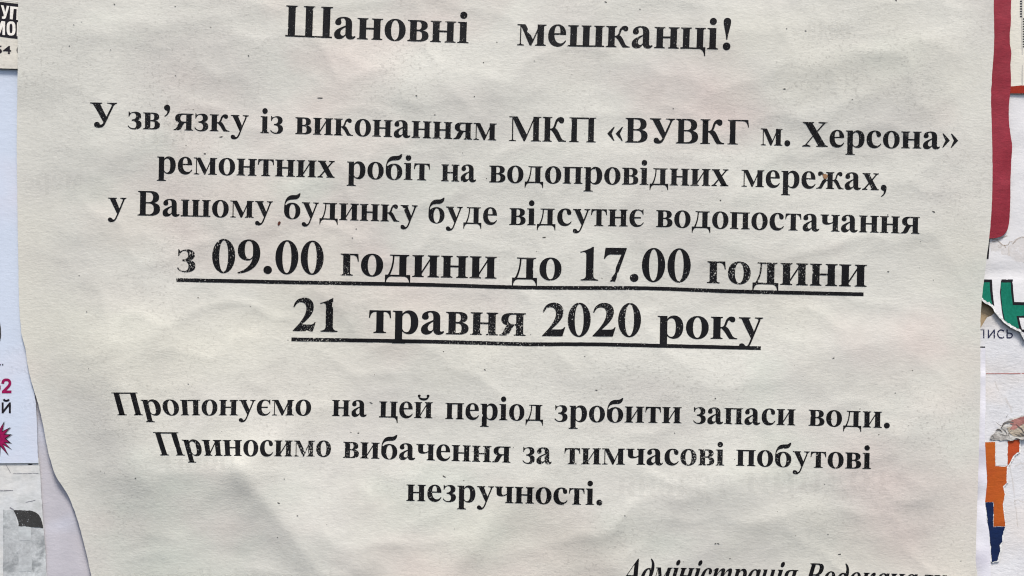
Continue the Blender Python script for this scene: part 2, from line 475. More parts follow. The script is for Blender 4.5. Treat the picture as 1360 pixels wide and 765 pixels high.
g('У', 710, [[(8, 676), (322, 676), (322, 656), (270, 640), (448, 262), (384, 96), (86, 636), (8, 656)],
             path((446, 676), (702, 676), (702, 656), (642, 646, 616, 592), (402, 88), (360, 6, 312, -15, 236, -15), (166, -15, 124, 20, 124, 70), (124, 116, 156, 146, 196, 146),
                  (246, 146, 262, 110, 272, 84), (288, 58, 322, 66, 348, 112), (376, 168), (564, 592), (582, 650, 446, 656))])
g('Х', 722, [[(16, 676), (322, 676), (322, 656), (278, 644), (640, 46), (706, 21), (706, 0), (392, 0), (392, 21), (446, 34), (92, 626), (16, 656)],
             [(440, 676), (680, 676), (680, 656), (604, 622), (372, 352), (348, 330), (136, 62), (238, 21), (238, 0), (14, 0), (14, 21), (92, 54), (330, 352), (352, 380), (556, 622), (556, 640), (440, 656)]])
g('А', 722, [[(336, 690), (374, 690), (642, 55), (706, 20), (706, 0), (404, 0), (404, 20), (478, 50), (276, 530)],
             [(352, 690), (112, 66), (178, 21), (178, 0), (10, 0), (10, 21), (62, 60), (306, 640)], box(160, 205, 450, 238)])
# figures and points
g('0', 500, [oval(250, 337, 228, 351, 34, 2.0)], [oval(250, 337, 88, 322, 34, 2.1)])
g('1', 500, [path((326, 690), (326, 108), (326, 24, 424, 20), (424, 0), (78, 0), (78, 20), (180, 24, 180, 108), (180, 520), (180, 580, 130, 580), (100, 578, 66, 562), (62, 584), (200, 622, 306, 690))])
g('2', 500, [path((20, 0), (424, 0), (478, 190), (454, 190), (432, 140, 372, 140), (200, 140), (336, 260, 436, 370, 436, 500), (436, 612, 356, 688, 246, 688), (130, 688, 46, 620, 22, 490), (46, 484),
                  (76, 562, 122, 592, 178, 592), (248, 592, 286, 540, 286, 462), (286, 340, 190, 190, 20, 16))])
g('7', 500, [path((54, 676), (470, 676), (470, 660), (256, -13), (154, -13), (366, 540), (166, 540), (86, 540, 48, 448), (26, 454))])
g('9', 500, [path((30, -13), (280, -5, 474, 160, 474, 410), (474, 580, 380, 688, 252, 688), (114, 688, 26, 590, 26, 460), (26, 340, 106, 254, 216, 254), (260, 254, 292, 270, 322, 304), (300, 170, 180, 52, 30, 12))],
  [path((325, 350), (300, 300, 278, 290, 256, 290), (190, 290, 166, 376, 166, 484), (166, 600, 192, 656, 248, 656), (308, 656, 328, 580, 328, 470), (328, 400, 327, 370, 325, 350))])
g('.', 250, [oval(125, 70, 85, 84, 22, 2)])
comma = path((200, 72), (204, -44, 160, -132, 62, -180), (50, -160), (112, -118, 142, -64, 120, 0))
g(',', 250, [oval(120, 72, 82, 82, 22, 2), comma])
g('’', 333, tr([oval(120, 72, 82, 82, 22, 2), comma], 1, 1, 40, 538))
g('!', 333, [path((84, 606), (84, 660, 120, 691, 167, 691), (214, 691, 249, 660, 249, 606), (249, 516, 200, 400, 178, 215), (156, 215), (134, 400, 84, 516, 84, 606)), oval(167, 70, 85, 84, 22, 2)])
chev = [(24, 236), (196, 424), (226, 424), (142, 236), (226, 40), (196, 40)]
g('«', 500, [chev, [(x + 226, y) for x, y in chev]])
g('»', 500, [[(500 - x, y) for x, y in chev], [(274 - x, y) for x, y in chev]])
G[' '] = (250, [])
# slanted forms for the signature line
IT = dict(G)
G_save = G
G = {}
g('д', 500, [oval(236, 214, 214, 228), path((448, 210), (486, 440, 420, 610, 226, 706), (196, 692), (300, 600, 346, 480, 310, 330), (330, 200))], [oval(238, 204, 82, 200)])
g('а', 520, [oval(238, 226, 214, 240), path((352, 461), (470, 461), (470, 90), (474, 52, 520, 90), (532, 74), (470, -14, 420, -14), (340, -14, 340, 70))], [oval(246, 222, 92, 212)])
g('А', 722, [[(420, 690), (462, 690), (660, 55), (706, 20), (706, 0), (410, 0), (410, 20), (486, 50), (350, 530)], [(436, 690), (112, 62), (172, 21), (172, 0), (10, 0), (10, 21), (58, 56), (396, 650)], box(170, 200, 470, 232)])
g('т', 830, [box(66, 0, 196, 440), path((10, 400), (40, 440, 100, 473), (196, 473), (196, 420), (66, 420), (30, 392)),
             path((190, 300), (240, 420, 300, 473, 370, 473), (440, 473, 470, 440, 470, 370), (470, 0), (340, 0), (340, 350), (340, 392, 326, 400, 310, 400), (270, 400, 220, 330, 190, 220)),
             path((464, 300), (514, 420, 574, 473, 644, 473), (714, 473, 744, 440, 744, 370), (744, 0), (614, 0), (614, 350), (614, 392, 600, 400, 584, 400), (544, 400, 494, 330, 464, 220))])
g('ц', 590, [box(66, 0, 200, 461), box(366, 0, 500, 461), box(66, 0, 540, 40), box(20, 440, 200, 461), box(330, 440, 500, 461), [(480, 40), (560, 40), (560, -150), (530, -150)]])
g('л', 590, stem(380, 520, 0, X, (20, 40), (0, 40)) + [[(230, 461), (420, 461), (420, 430), (262, 430)], path((230, 461), (266, 461), (250, 200, 200, -14, 80, -14), (10, -14, 10, 60, 60, 80), (160, 90, 210, 200, 230, 461))])
IT.update(G)
G = G_save

def word_contours(word, x0, x1, y0, y1, em, shear=0.02, italic=False):
    """contours of a word whose printed width runs x0..x1 on a baseline y0..y1; shear may vary with x"""
    T = IT if italic else G
    adv, items = 0, []
    for ch in word:
        w, cs = T[ch]
        items.append((adv, cs))
        adv += w
    xs = [a + p[0] for a, cs in items for c in cs for p in c]
    lo, hi = min(xs), max(xs)
    kx, ky = (x1 - x0) / (hi - lo), em / 1000.0
    out = []
    for a, cs in items:
        gl = []
        for c in cs:
            q = []
            for (x, y) in c:
                px = x0 + (a + x - lo) * kx
                base = y0 + (y1 - y0) * (px - x0) / (x1 - x0)
                sh = shear(px) if callable(shear) else shear
                q.append((px + sh * y * ky, base - y * ky))
            gl.append(q)
        out.append(gl)
    return out

def print_words(name, words, hf, mat, parent, em, shear=0.02, italic=False, lift=0.07, step=5.0, mirror=None):
    V, F = [], []
    for w in words:
        e = w[5] if len(w) > 5 else em
        s = w[6] if len(w) > 6 else shear
        for gl in word_contours(w[0], w[1], w[2], w[3], w[4], e, s, italic):
            if not gl:
                continue
            if mirror is not None:
                gl = [[(2 * mirror - x, y) for x, y in c] for c in gl]
            v2, f = triangulate(gl, step)
            b = len(V)
            V += [place(x, y, hf(x, y) + lift) for x, y in v2]
            for t in f:
                p, q, r = (V[b + i] for i in t)
                F.append(tuple(b + int(i) for i in (t if (q - p).cross(r - p).y < 0 else t[::-1])))
    return new_obj(name, V, F, mat, parent)

def sans(name, text, x0, x1, ytop, ybase, hf, mat, parent, bold=0.0, lift=0.06, slope=0.0):
    """a plain sans word with its ink box x0..x1, ytop..ybase"""
    cu = bpy.data.curves.new(name, 'FONT')
    cu.body = text
    cu.offset = bold
    cu.resolution_u = 6
    o = bpy.data.objects.new(name, cu)
    me = o.to_mesh()
    pts = [(v.co.x, v.co.y) for v in me.vertices]
    fs = [tuple(p.vertices) for p in me.polygons]
    o.to_mesh_clear()
    bpy.data.objects.remove(o)
    bpy.data.curves.remove(cu)
    lx, hx = min(p[0] for p in pts), max(p[0] for p in pts)
    ly, hy = min(p[1] for p in pts), max(p[1] for p in pts)
    V = []
    for x, y in pts:
        px = x0 + (x - lx) / (hx - lx) * (x1 - x0)
        py = ybase + (y - ly) / (hy - ly) * (ytop - ybase) + slope * (px - x0)
        V.append(place(px, py, hf(px, py) + lift))
    F = []
    for t in fs:
        p, q, r = (V[i] for i in t[:3])
        F.append(t if (q - p).cross(r - p).y < 0 else t[::-1])
    return new_obj(name, V, F, mat, parent)

def strokes(name, lines, hf, mat, parent, w, lift=.06):
    """plain lettering drawn with strokes of even width w"""
    return printed(name, [line_contour(l, w) for l in lines], hf, mat, parent, 4, lift)

def strip_contour(top, bottom):
    return pos(list(top) + list(bottom)[::-1])

def line_contour(pts, w):
    a, b = [], []
    for i, p in enumerate(pts):
        q0, q1 = pts[max(0, i - 1)], pts[min(len(pts) - 1, i + 1)]
        L = math.hypot(q1[0] - q0[0], q1[1] - q0[1]) or 1
        nx, ny = -(q1[1] - q0[1]) / L, (q1[0] - q0[0]) / L
        ww = w[i] if isinstance(w, (list, tuple)) else w
        a.append((p[0] + nx * ww / 2, p[1] + ny * ww / 2))
        b.append((p[0] - nx * ww / 2, p[1] - ny * ww / 2))
    return pos(a + b[::-1])

def wavy(base, amp=.15, sc=70, seed=0, tilt=(0, 0)):
    return lambda x, y: base + amp * noise.noise((x / sc, y / sc, seed * 7.1)) + tilt[0] * (x - CX) / 100 + tilt[1] * (y - CY) / 100

# ------------------------------------------------------------------ the setting: the board everything is pasted on
bw = new_obj('wall', [place(-300, -300, 0), place(1660, -300, 0), place(1660, 1060, 0), place(-300, 1060, 0)], [(0, 3, 2, 1)], M['board'])
if bw.data.polygons[0].normal.y > 0:
    bw.data.flip_normals()
bw['kind'] = 'structure'
bw['label'] = 'tan fibre notice board behind the pasted papers'

# ------------------------------------------------------------------ the notice
def smooth01(t):
    t = max(0.0, min(1.0, t))
    return t * t * (3 - 2 * t)

# creases: x0,y0,x1,y1, height mm, width on the upper/left side, width on the lower/right side, fade at ends
CREASES = [   # ... , softness of the fold line
    (322, 626, 436, 775, 1.75, 70, 42, 30, 4),
    (200, 628, 326, 628, 1.0, 40, 40, 45, 5),
    (326, 626, 350, 600, .5, 24, 24, 26, 6),
    (120, 560, 260, 600, .8, 60, 40, 60, 16),
    (430, 720, 560, 800, 1.0, 40, 60, 40, 12),
    (209, 440, 226, 404, .45, 16, 14, 18, 4),
    (186, 530, 222, 440, .35, 30, 16, 40, 7),
    (540, 640, 760, 606, .6, 70, 46, 70, 16),
    (590, 770, 700, 650, 1.5, 60, 40, 60, 10),
    (800, 700, 960, 640, 1.5, 60, 50, 60, 14),
    (870, 770, 1010, 700, .9, 50, 40, 50, 12),
    (1000, 640, 1260, 560, .7, 70, 50, 80, 14),
    (1090, 690, 1280, 640, .8, 60, 44, 60, 12),
    (1080, 92, 1220, 58, .7, 40, 26, 50, 9),
    (1110, 150, 1310, 40, .6, 50, 36, 70, 10),
    (880, 116, 1050, 150, .5, 44, 40, 60, 14),
    (960, 40, 1120, 20, .5, 40, 36, 60, 14),
    (110, 44, 300, 18, .7, 40, 30, 60, 10),
    (200, 124, 380, 60, .5, 50, 44, 60, 14),
    (60, 230, 170, 190, .5, 46, 40, 60, 14),
    (560, 110, 700, 120, .5, 44, 38, 60, 14),
    (430, 60, 520, 110, .4, 40, 40, 50, 12),
    (770, 480, 1010, 500, .6, 56, 50, 80, 14),
    (1060, 330, 1230, 300, .6, 48, 40, 60, 12),
    (1090, 474, 1290, 440, .6, 50, 46, 60, 12),
    (1180, 250, 1290, 200, .5, 40, 40, 50, 14),
    (860, 270, 1010, 262, .45, 34, 30, 60, 10),
    (40, 330, 130, 300, .5, 40, 32, 40, 12),
    (36, 463, 54, 459, .30, 5, 5, 7, 2),
    (60, 474, 190, 452, .7, 36, 34, 50, 8),
    (440, 400, 640, 480, .5, 50, 40, 60, 12),
    (560, 500, 700, 540, .5, 50, 40, 60, 14),
]
def h_notice(x, y):
    h = 4.2
    h += 1.5 * noise.noise((x / 330, y / 250, 3.1))
    h += .42 * noise.noise((x / 120, y / 90, 9.7))
    r = noise.noise((x / 150 + .5 * noise.noise((x / 70, y / 70, 2)), y / 80 + .5 * noise.noise((x / 90, y / 60, 12)), 21.0))
    h += .22 * math.exp(-abs(r) * 5)
    r = noise.noise((x / 70 + y / 160, y / 48 - x / 300, 41.0))
    h += .09 * math.exp(-abs(r) * 6)
    h += .05 * noise.noise((x / 34, y / 25, 5.5))
    h += .012 * noise.noise((x / 12, y / 9, 8.5))
    for x0, y0, x1, y1, hh, wa, wb, fd, sf in CREASES:
        dx, dy = x1 - x0, y1 - y0
        L = math.hypot(dx, dy)
        t = ((x - x0) * dx + (y - y0) * dy) / L
        if t < -fd * 2.4 or t > L + fd * 2.4:
            continue
        d = ((y - y0) * dx - (x - x0) * dy) / L
        w = wb if d > 0 else wa
        if abs(d) > w * 6:
            continue
        e = 1.0
        if t < 0:
            e = math.exp(-(t / fd) ** 2)
        elif t > L:
            e = math.exp(-((t - L) / fd) ** 2)
        h += .82 * hh * e * math.exp(-(math.sqrt(d * d + sf * sf) - sf) / w)
    # pasted edges run back towards the board
    pin = 2.5 - .35 * smooth01((y - 330) / 60)
    er = smooth01((edge_x(right_edge, y) - x) / 70)
    h = pin + (h - pin) * (.12 + .88 * er)
    pin = 2.6 - .8 * smooth01((y - 95) / 60)
    el = smooth01((x - edge_x(left_edge, y)) / 120)
    h = pin + (h - pin) * (.12 + .88 * el)
    return max(h, pin - .2)

def edge_x(edge, y):
    for (x0, y0), (x1, y1) in zip(edge, edge[1:]):
        if y <= y1:
            return x0 + (x1 - x0) * (y - y0) / (y1 - y0)
    return edge[-1][0]

def HN(x, y):
    return h_notice(x, y)

left_edge = [(27, -90), (25.5, -40), (24.2, 0), (23.6, 50), (23.3, 100), (22.6, 160), (22.3, 200), (22.8, 240), (23.5, 300), (24.5, 360), (25.2, 395), (26.4, 420), (28, 438), (30, 450), (33.4, 462),
             (36, 480), (38.8, 495), (43.5, 513), (48.7, 530), (53.2, 547), (57.4, 565), (60, 580), (63.5, 598), (68.5, 616), (74, 632), (82.4, 645), (91.5, 660), (99.5, 680), (105, 697), (111, 720), (117, 745), (122, 768), (129, 795), (136, 823)]
right_edge = [(1323, -90), (1321, -40), (1319.8, 0), (1320.2, 28), (1320.4, 55), (1319.2, 80), (1317.6, 100), (1316.2, 130), (1317, 162), (1318, 200), (1318, 240), (1316.8, 280), (1313.4, 320), (1309.5, 350), (1306.6, 375), (1304, 398),
              (1302.4, 420), (1302, 470), (1302, 520), (1301, 562), (1299.4, 625), (1297.5, 680), (1296.4, 720), (1296, 745), (1298.2, 765), (1301, 795), (1304, 823)]
outline = spline(left_edge, 5) + spline(right_edge[::-1], 4)
outline = resample(outline, 5.0, .28, 3)
notice = sheet('paper_notice', outline, HN, M['news'], step=5.0, thick=.10)
tag(notice, 'large grey newsprint notice in bold black serif text, pasted over the other papers', 'notice')

def shear6(x):
    return -.27 + .30 * smooth01((x - 178) / 110)
def shear7(x):
    return -.32 + .34 * smooth01((x - 225) / 110)

headline = print_words('headline', [('Шановні', 378.8, 622.3, 48.2, 57.4), ('мешканці!', 686.3, 970, 60, 65.8)], HN, M['toner'], notice, 61, .035)
print_words('text_line', [('У', 118.8, 155, 168.6, 169.2), ('зв’язку', 169.5, 330, 170.8, 175.4), ('із', 345.8, 375.8, 176.4, 177.2), ('виконанням', 392, 659.3, 177.8, 186.3),
                          ('МКП', 675.8, 791.3, 187, 189), ('«ВУВКГ', 806.3, 994.3, 188.6, 192), ('м.', 1010, 1049.5, 192.7, 193.6), ('Херсона»', 1065.5, 1272.5, 194.4, 198)], HN, M['toner'], notice, 48.3)
print_words('text_line', [('ремонтних', 208.3, 444.5, 230, 236), ('робіт', 460.5, 570.8, 236.6, 239.6), ('на', 585.5, 632.5, 240.4, 241.4), ('водопровідних', 649.5, 967.5, 242, 247.2),
                          ('мережах,', 984.5, 1177.5, 247.6, 252.8)], HN, M['toner'], notice, 48.3)
print_words('text_line', [('у', 143, 167.5, 284.6, 285), ('Вашому', 182.5, 362, 286, 289.6), ('будинку', 377, 554.3, 290, 295), ('буде', 568.8, 660, 295.8, 298.2), ('відсутнє', 676.3, 855, 298.6, 300.8),
                          ('водопостачання', 871.3, 1221.3, 301.2, 310.4)], HN, M['toner'], notice, 48.3)
l4 = print_words('text_line', [('з', 235, 259.5, 360.6, 361, 63), ('09.00', 281.3, 429.5, 361.6, 364.4), ('години', 452, 659.5, 365.6, 370, 63), ('до', 680, 745.5, 370.8, 371.8, 63), ('17.00', 770, 917, 372.3, 374.6),
                               ('години', 938.8, 1151, 375.8, 380.8, 63)], HN, M['toner_worn'], notice, 65)
l5 = print_words('text_line', [('21', 388.8, 448.3, 439.6, 440.8), ('травня', 489.5, 698, 441.8, 446), ('2020', 720, 851, 446.4, 447), ('року', 873, 1013, 448.6, 451, 63.5)], HN, M['toner_worn'], notice, 65)
def underline(pts, w, parent):
    return printed('underline', [line_contour(resample(spline(pts, 8), 4, .12, 5, closed=False), w)], HN, M['toner_worn'], parent, step=3.5, lift=.075)
underline([(234, 371.7), (400, 375), (560, 378), (690, 381.6), (770, 382.3), (860, 382.8), (980, 387), (1147, 390.8)], 4.9, l4)
underline([(387, 450.6), (540, 453), (640, 455.4), (700, 457), (787, 457.2), (880, 459.2), (1010.5, 462.3)], 4.9, l5)
print_words('text_line', [('Пропонуємо', 156, 413, 551.3, 551.6, 44.5, shear6), ('на', 440.8, 487, 552.3, 553.2), ('цей', 503.3, 574.5, 554.2, 555.4), ('період', 591.3, 721.3, 556.2, 559),
                          ('зробити', 736.3, 905, 559.6, 562), ('запаси', 920.5, 1056.3, 562.2, 564.8), ('води.', 1073.8, 1181.8, 565.2, 568.4)], HN, M['toner'], notice, 46)
print_words('text_line', [('Приносимо', 213, 439.5, 604.6, 606.4, 45.5, shear7), ('вибачення', 455.5, 678, 607.8, 614.4), ('за', 693.8, 733, 615.2, 616), ('тимчасові', 749.3, 962, 616.2, 618.2),
                          ('побутові', 977.5, 1157, 618.4, 622.8)], HN, M['toner_worn'], notice, 46)
print_words('text_line', [('незручності.', 539.5, 800, 665, 670.8)], HN, M['toner'], notice, 47)
print_words('signature_line', [('Адміністрація', 823.5, 1054, 774.6, 779), ('Водоканалу', 1067, 1251, 780, 786)], HN, M['toner'], notice, 47.5, .30, True)

# faint print showing through from the back
for w in [('Адміністрація', 122, 290, 784, 784), ('Водоканалу', 305, 470, 784, 782)]:
    print_words('show_through_print', [w], HN, M['ghost'], notice, 46, .2, True, .035, 9, mirror=296)
for w in [('МКП«', 92, 190, 188, 192), ('мере', 250, 330, 250, 252)]:
    print_words('show_through_print', [w], HN, M['ghost'], notice, 46, .0, False, .035, 9, mirror=180)
for w in [('вода', 150, 210, 52, 52), ('Шановні', 325, 490, 68, 70)]:
    print_words('show_through_print', [w], HN, M['ghost'], notice, 52, .0, False, .035, 9, mirror=640)
for w in [('години', 820, 1010, 652, 656), ('травня', 1030, 1180, 658, 660)]:
    print_words('show_through_print', [w], HN, M['ghost'], notice, 60, .0, False, .035, 9, mirror=1000)
for w in [('робіт', 210, 310, 624, 624)]:
    print_words('show_through_print', [w], HN, M['ghost'], notice, 44, .0, False, .035, 9, mirror=262)

# fibres and flecks caught in the newsprint
rnd = random.Random(11)
fl = []
known = [(280, 36, 2), (553, 127, 3.2), (630, 128, 2), (660, 56, 2), (425, 130, 9), (1042, 118, 4), (1132, 132, 2.2), (957, 266, 2.6), (468, 316, 2), (473, 304, 2), (247, 193, 2), (792, 518, 4), (466, 574, 2.2), (476, 575, 3),
         (589, 632, 2.6), (616, 638, 2), (950, 529, 2.4), (370, 668, 4), (180, 635, 2.2), (395, 685, 2.6), (896, 575, 2), (954, 722, 4), (1115, 736, 5), (1189, 522, 2.4), (1212, 492, 2), (830, 685, 2.4), (1095, 643, 2), (950, 722, 3),
         (1240, 281, 5), (1070, 41, 3), (1045, 38, 2), (330, 74, 2.4), (655, 233, 2), (272, 204, 4), (98, 33, 2), (105, 366, 2), (92, 61, 2), (850, 12, 2), (1190, 0, 3.5), (644, 491, 3), (115, 414, 2), (250, 510, 2.2)]
for x, y, s in known:
    fl.append((x, y, s, rnd.uniform(.4, .8)))
for i in range(120):
    x, y = rnd.uniform(60, 1290), rnd.uniform(-20, 790)
    if x < 60 + max(0, y - 500) * .25:
        continue
    fl.append((x, y, rnd.uniform(.7, 2.0) if rnd.random() < .85 else rnd.uniform(2.5, 5.5), rnd.uniform(.3, .9)))
V, F = [], []
for x, y, s, asp in fl:
    a = rnd.uniform(-.5, .7)
    w = min(s * .5 * asp, .75)
    pts = [(-s / 2, 0), (-s * .2, w * .7), (s * .25, w), (s / 2, 0), (s * .15, -w * .8), (-s * .3, -w * .6)]
    b = len(V)
    for u, v in pts:
        q = (x + u * math.cos(a) - v * math.sin(a), y + u * math.sin(a) + v * math.cos(a))
        V.append(place(q[0], q[1], HN(*q) + .09))
    F.append(tuple(range(b, b + 6)))
M['fleck'] = ink('dark_fibre', (.05, .045, .04), wear=0, seed=17)
fo = new_obj('fibre_flecks', V, F, M['fleck'], notice)
if fo.data.polygons[0].normal.y > 0:
    fo.data.flip_normals()
fo['kind'] = 'stuff'
printed('brown_spot', [pos([(368.5, 298), (369.5, 294.6), (371.6, 293.6), (373, 295.4), (371.4, 298.6), (369.6, 299.8)])], HN, M['blood_dot'], notice, None, .1)
printed('scuff_mark', [pos([(1092.5, 232), (1096, 230.6), (1099.4, 232.5), (1098.6, 236.4), (1095.5, 238), (1093.4, 235.4)])], HN, M['brown_dot'], notice, None, .12)

# ------------------------------------------------------------------ papers on the left
h_lil = lambda x, y: .45 + .5 * math.exp(-((x - 92 + (y - 700) * .28) / 14) ** 2) * smooth01((y - 560) / 120) + .25 * noise.noise((x / 26, y / 60, 4)) + .12 * noise.noise((x / 12, y / 25, 6))
lil = sheet('blank_sheet', resample([(-20, 470), (150, 470), (190, 800), (-20, 800)], 8, .2, 1), h_lil, M['lilac_paper'], step=6)
tag(lil, 'blank lilac grey sheet in a wedge beside the lower left edge of the large notice', 'paper sheet')

h_pho = wavy(1.0, .1, 40, 3)
pho = sheet('photo_flyer', resample([(-40, 608), (52, 608), (55, 656), (57.8, 701), (60.4, 727), (62, 765), (63, 800), (-40, 800)], 6, .35, 4), h_pho, M['concrete'], step=6)
tag(pho, 'pale flyer with a grey photocopied picture and rounded dark shape, at the bottom left corner', 'flyer')
printed('grey_picture', [pos(resample([(4, 677), (18, 678), (24, 699), (57.6, 702), (60.2, 727), (61.6, 765), (62.6, 798), (4, 798)], 5, .5, 8))], h_pho, M['photo_grey'], pho, 5, .05)
printed('light_patch', [pos(resample(box(25, 699, 41, 718), 3, .9, 2))], h_pho, M['photo_light'], pho, 4, .09)
printed('light_patch', [pos(resample(box(25, 739, 42, 759), 3, .9, 3))], h_pho, M['photo_light'], pho, 4, .09)
dark = path((18, 677.4), (39, 678), (49, 679, 55, 685, 57.3, 700), (57.3, 701), (24.5, 698.6), (25, 690, 21, 684, 18, 677.4))
printed('dark_shape', [pos(resample(dark, 2.2, .35, 9))], h_pho, M['charcoal'], pho, 4, .11)
for (a, b, w) in (((0, 651.6), (17.5, 651.2), 1.1), ((17, 629), (51, 628.6), .6), ((13, 674), (18, 677), 1.6), ((34, 667), (47, 664), .7), ((8, 617), (14, 628), .6)):
    printed('thin_line', [line_contour(resample([a, b], 4, .3, int(a[0]), closed=False), w)], h_pho, M['grey_ink'], pho, None, .06)
printed('thin_line', [pos(oval(40, 616.6, 3.2, .8, 10))], h_pho, M['black_ink'], pho, None, .07)

h_blu = wavy(1.35, .12, 60, 5)
blu = sheet('blue_flyer', resample([(-40, 60), (60, 60), (60, 480), (41.5, 505), (43.6, 513), (45.6, 521), (47.6, 535), (49, 561), (50, 600), (51.2, 614.8), (-40, 615.8)], 7, .15, 6), h_blu, M['blue_paper'], step=8)
tag(blu, 'pale blue flyer with crimson number and starburst at the left edge, under the notice', 'flyer')
two_top = path((3.6, 509.6), (3.8, 504.8, 6.4, 504.4, 8.4, 504.4), (11.6, 504.4, 13.4, 506.2, 13.2, 509), (13, 512.4, 9.4, 514.6, 4.4, 520.2))
strokes('printed_digit', [two_top, [(2.4, 520.4), (15.2, 520.4)]], h_blu, M['crimson_ink'], blu, 3.7)
strokes('printed_digit', [oval(-6, 514.5, 5.2, 5.4, 24, 2) + [(-.8, 514.5)], path((-11, 512), (-10.6, 505, -4, 504, -.6, 506.6))], h_blu, M['crimson_ink'], blu, 3.6)
strokes('printed_letter', [[(3.5, 534.4), (3.5, 548.8)], [(13.1, 534.4), (13.1, 548.8)], [(3.9, 547.2), (12.7, 536)], path((4.8, 530.2), (6, 533, 10.6, 533, 11.8, 530.2))], h_blu, M['black_ink'], blu, 2.7)
for dx in (-3.4, .2, 3.6):
    printed('printed_dot', [pos(oval(dx, 484.4, .95, 1.05, 12, 2))], h_blu, M['black_ink'], blu, None, .06)
printed('dark_picture_edge', [pos([(-14, 428), (0, 428), (1.2, 436), (1.5, 446), (.4, 453), (-3, 456), (-14, 456)])], h_blu, M['charcoal'], blu, 5, .06)
def star(cx, cy, tips, r_in, grow=0.0):
    pts = []
    n = len(tips)
    for i, (ax, ay) in enumerate(tips):
        bx, by = tips[(i + 1) % n]
        L = math.hypot(ax - cx, ay - cy)
        pts.append((ax + (ax - cx) / L * grow * 2.0, ay + (ay - cy) / L * grow * 2.0))
        mx, my = (ax + bx) / 2 - cx, (ay + by) / 2 - cy
        ml = math.hypot(mx, my)
        pts.append((cx + mx / ml * (r_in + grow), cy + my / ml * (r_in + grow)))
    return pts
tips = [(5.4, 560), (13.4, 567.6), (15, 577), (14.4, 588.4), (14.6, 596.4), (10.8, 604.4), (-1, 605.5), (-10, 606), (-18, 601), (-22, 592), (-23, 580), (-20, 570), (-12, 560), (-3, 557.5)]
printed('starburst_shadow', [pos([(x + 1.0, y + .8) for x, y in star(-3.5, 582, tips, 11, .55)])], h_blu, M['grey_ink'], blu, 5, .05)
sb = printed('starburst', [pos(star(-3.5, 582, tips, 11.2, .35))], h_blu, M['black_ink'], blu, 5, .08)
printed('starburst_fill', [pos(star(-3.5, 582, [((x + 3.5) * .88 - 3.5, (y - 582) * .88 + 582) for x, y in tips], 9.8))], h_blu, M['crimson_ink'], sb, 5, .12)
for w in [('тося', 12, 50, 496, 496), ('до', 26, 48, 543, 543), ('со', 8, 34, 470, 472)]:
    print_words('show_through_print', [w], h_blu, M['ghost'], blu, 20, .0, False, .04, 6)

h_tan = lambda x, y: 1.75 + .55 * smooth01((y - 40) / 55) + .08 * noise.noise((x / 20, y / 20, 2))
tan = sheet('tan_flyer', resample([(-40, -60), (60, -60), (60, 91.8), (24, 91.4), (-40, 89.5)], 5, .25, 7), h_tan, M['tan_paper'], step=6)
tag(tan, 'tan flyer with white block letters on a black band, at the top left corner', 'flyer')
band = printed('black_band', [pos(resample([(-40, -.5), (-10, 1.5), (24, 5), (40, 6.5), (40, 53.5), (24, 51.8), (-10, 47.5), (-40, 44)], 5, .2, 1))], h_tan, M['black_ink'], tan, 5, .05)
printed('thin_rule', [line_contour([(-40, -3.2), (0, .1), (24, 2.4), (40, 4)], .8)], h_tan, M['white_ink'], tan, None, .05)
def blk(name, cs, holes=()):
    # heavy narrow capitals drawn as blocks
    return printed(name, [pos(c) for c in cs] + [neg(c) for c in holes], h_tan, M['white_ink'], band, 4, .09)
blk('block_letter', [[(1.2, 6.8), (4.8, 7.2), (7.0, 16.2), (9.0, 7.6), (12.4, 8), (8.6, 20.6), (7.6, 24), (5.4, 25.2), (2.6, 24.7), (2.7, 21.8), (4.6, 22), (5.2, 20)]])
blk('block_letter', [[(13.6, 8.2), (26.4, 9.6), (25.4, 26.8), (21.6, 26.4), (22.2, 12.2), (18.2, 11.8), (16.8, 25.8), (13, 25.3)]])
blk('block_letter', [[(-8.4, 27), (-4.2, 27.4), (-2, 36.5), (1.8, 28), (6.8, 28.4), (6.6, 46.6), (3.2, 46.3), (3.5, 35), (.2, 44.4), (-3.6, 44), (-5.2, 34.4), (-5.8, 45.3), (-9.2, 45)]])
blk('block_letter', [oval(14.7, 37.8, 5.9, 9.4, 28, 2.8)], [oval(14.6, 37.8, 2.0, 6.4, 22, 2.8)])
blk('block_letter', [[(22.6, 29.6), (36, 30.6), (36, 34), (26.4, 33.2), (26, 48.4), (22.2, 48)]])
sans('phone_number', '54 0', -6.8, 32.6, 60.2, 71.2, h_tan, M['black_ink'], tan, .014, slope=.03)

# ------------------------------------------------------------------ papers on the right
h_form = lambda x, y: .75 + .22 * noise.noise((x / 30, y / 40, 8)) + .08 * noise.noise((x / 9, y / 9, 3))
form = sheet('form_sheet', resample([(1311, 421), (1316, 419.5), (1324, 414), (1330, 396), (1420, 396), (1420, 840), (1270, 840), (1270, 470), (1288, 450), (1303, 434.5)], 6, .2, 2), h_form, M['form_paper'], step=7)
tag(form, 'smudged pale grey form sheet with a navy word and thin red rule', 'paper sheet')
strokes('printed_word', [[(1300.4, 449), (1300.4, 438), (1306.6, 438), (1306.6, 449)], [(1312.8, 437.4), (1312.8, 449)], [(1320.6, 437.4), (1320.6, 449.2)], [(1313, 448.2), (1320.4, 438.4)],
                         path((1333.4, 440), (1331, 437.6, 1328, 437.8, 1326.6, 439.6), (1324.4, 442, 1324.6, 445.4, 1326.8, 447.6), (1328.6, 449.2, 1331.6, 449.2, 1333.4, 447.2)),
                         [(1337.6, 437.4), (1337.6, 449)], path((1337.6, 442.4), (1341, 442.4), (1345.6, 442.6, 1345.6, 448.4, 1341, 448.6), (1337.6, 448.6))], h_form, M['navy_ink'], form, 1.75)
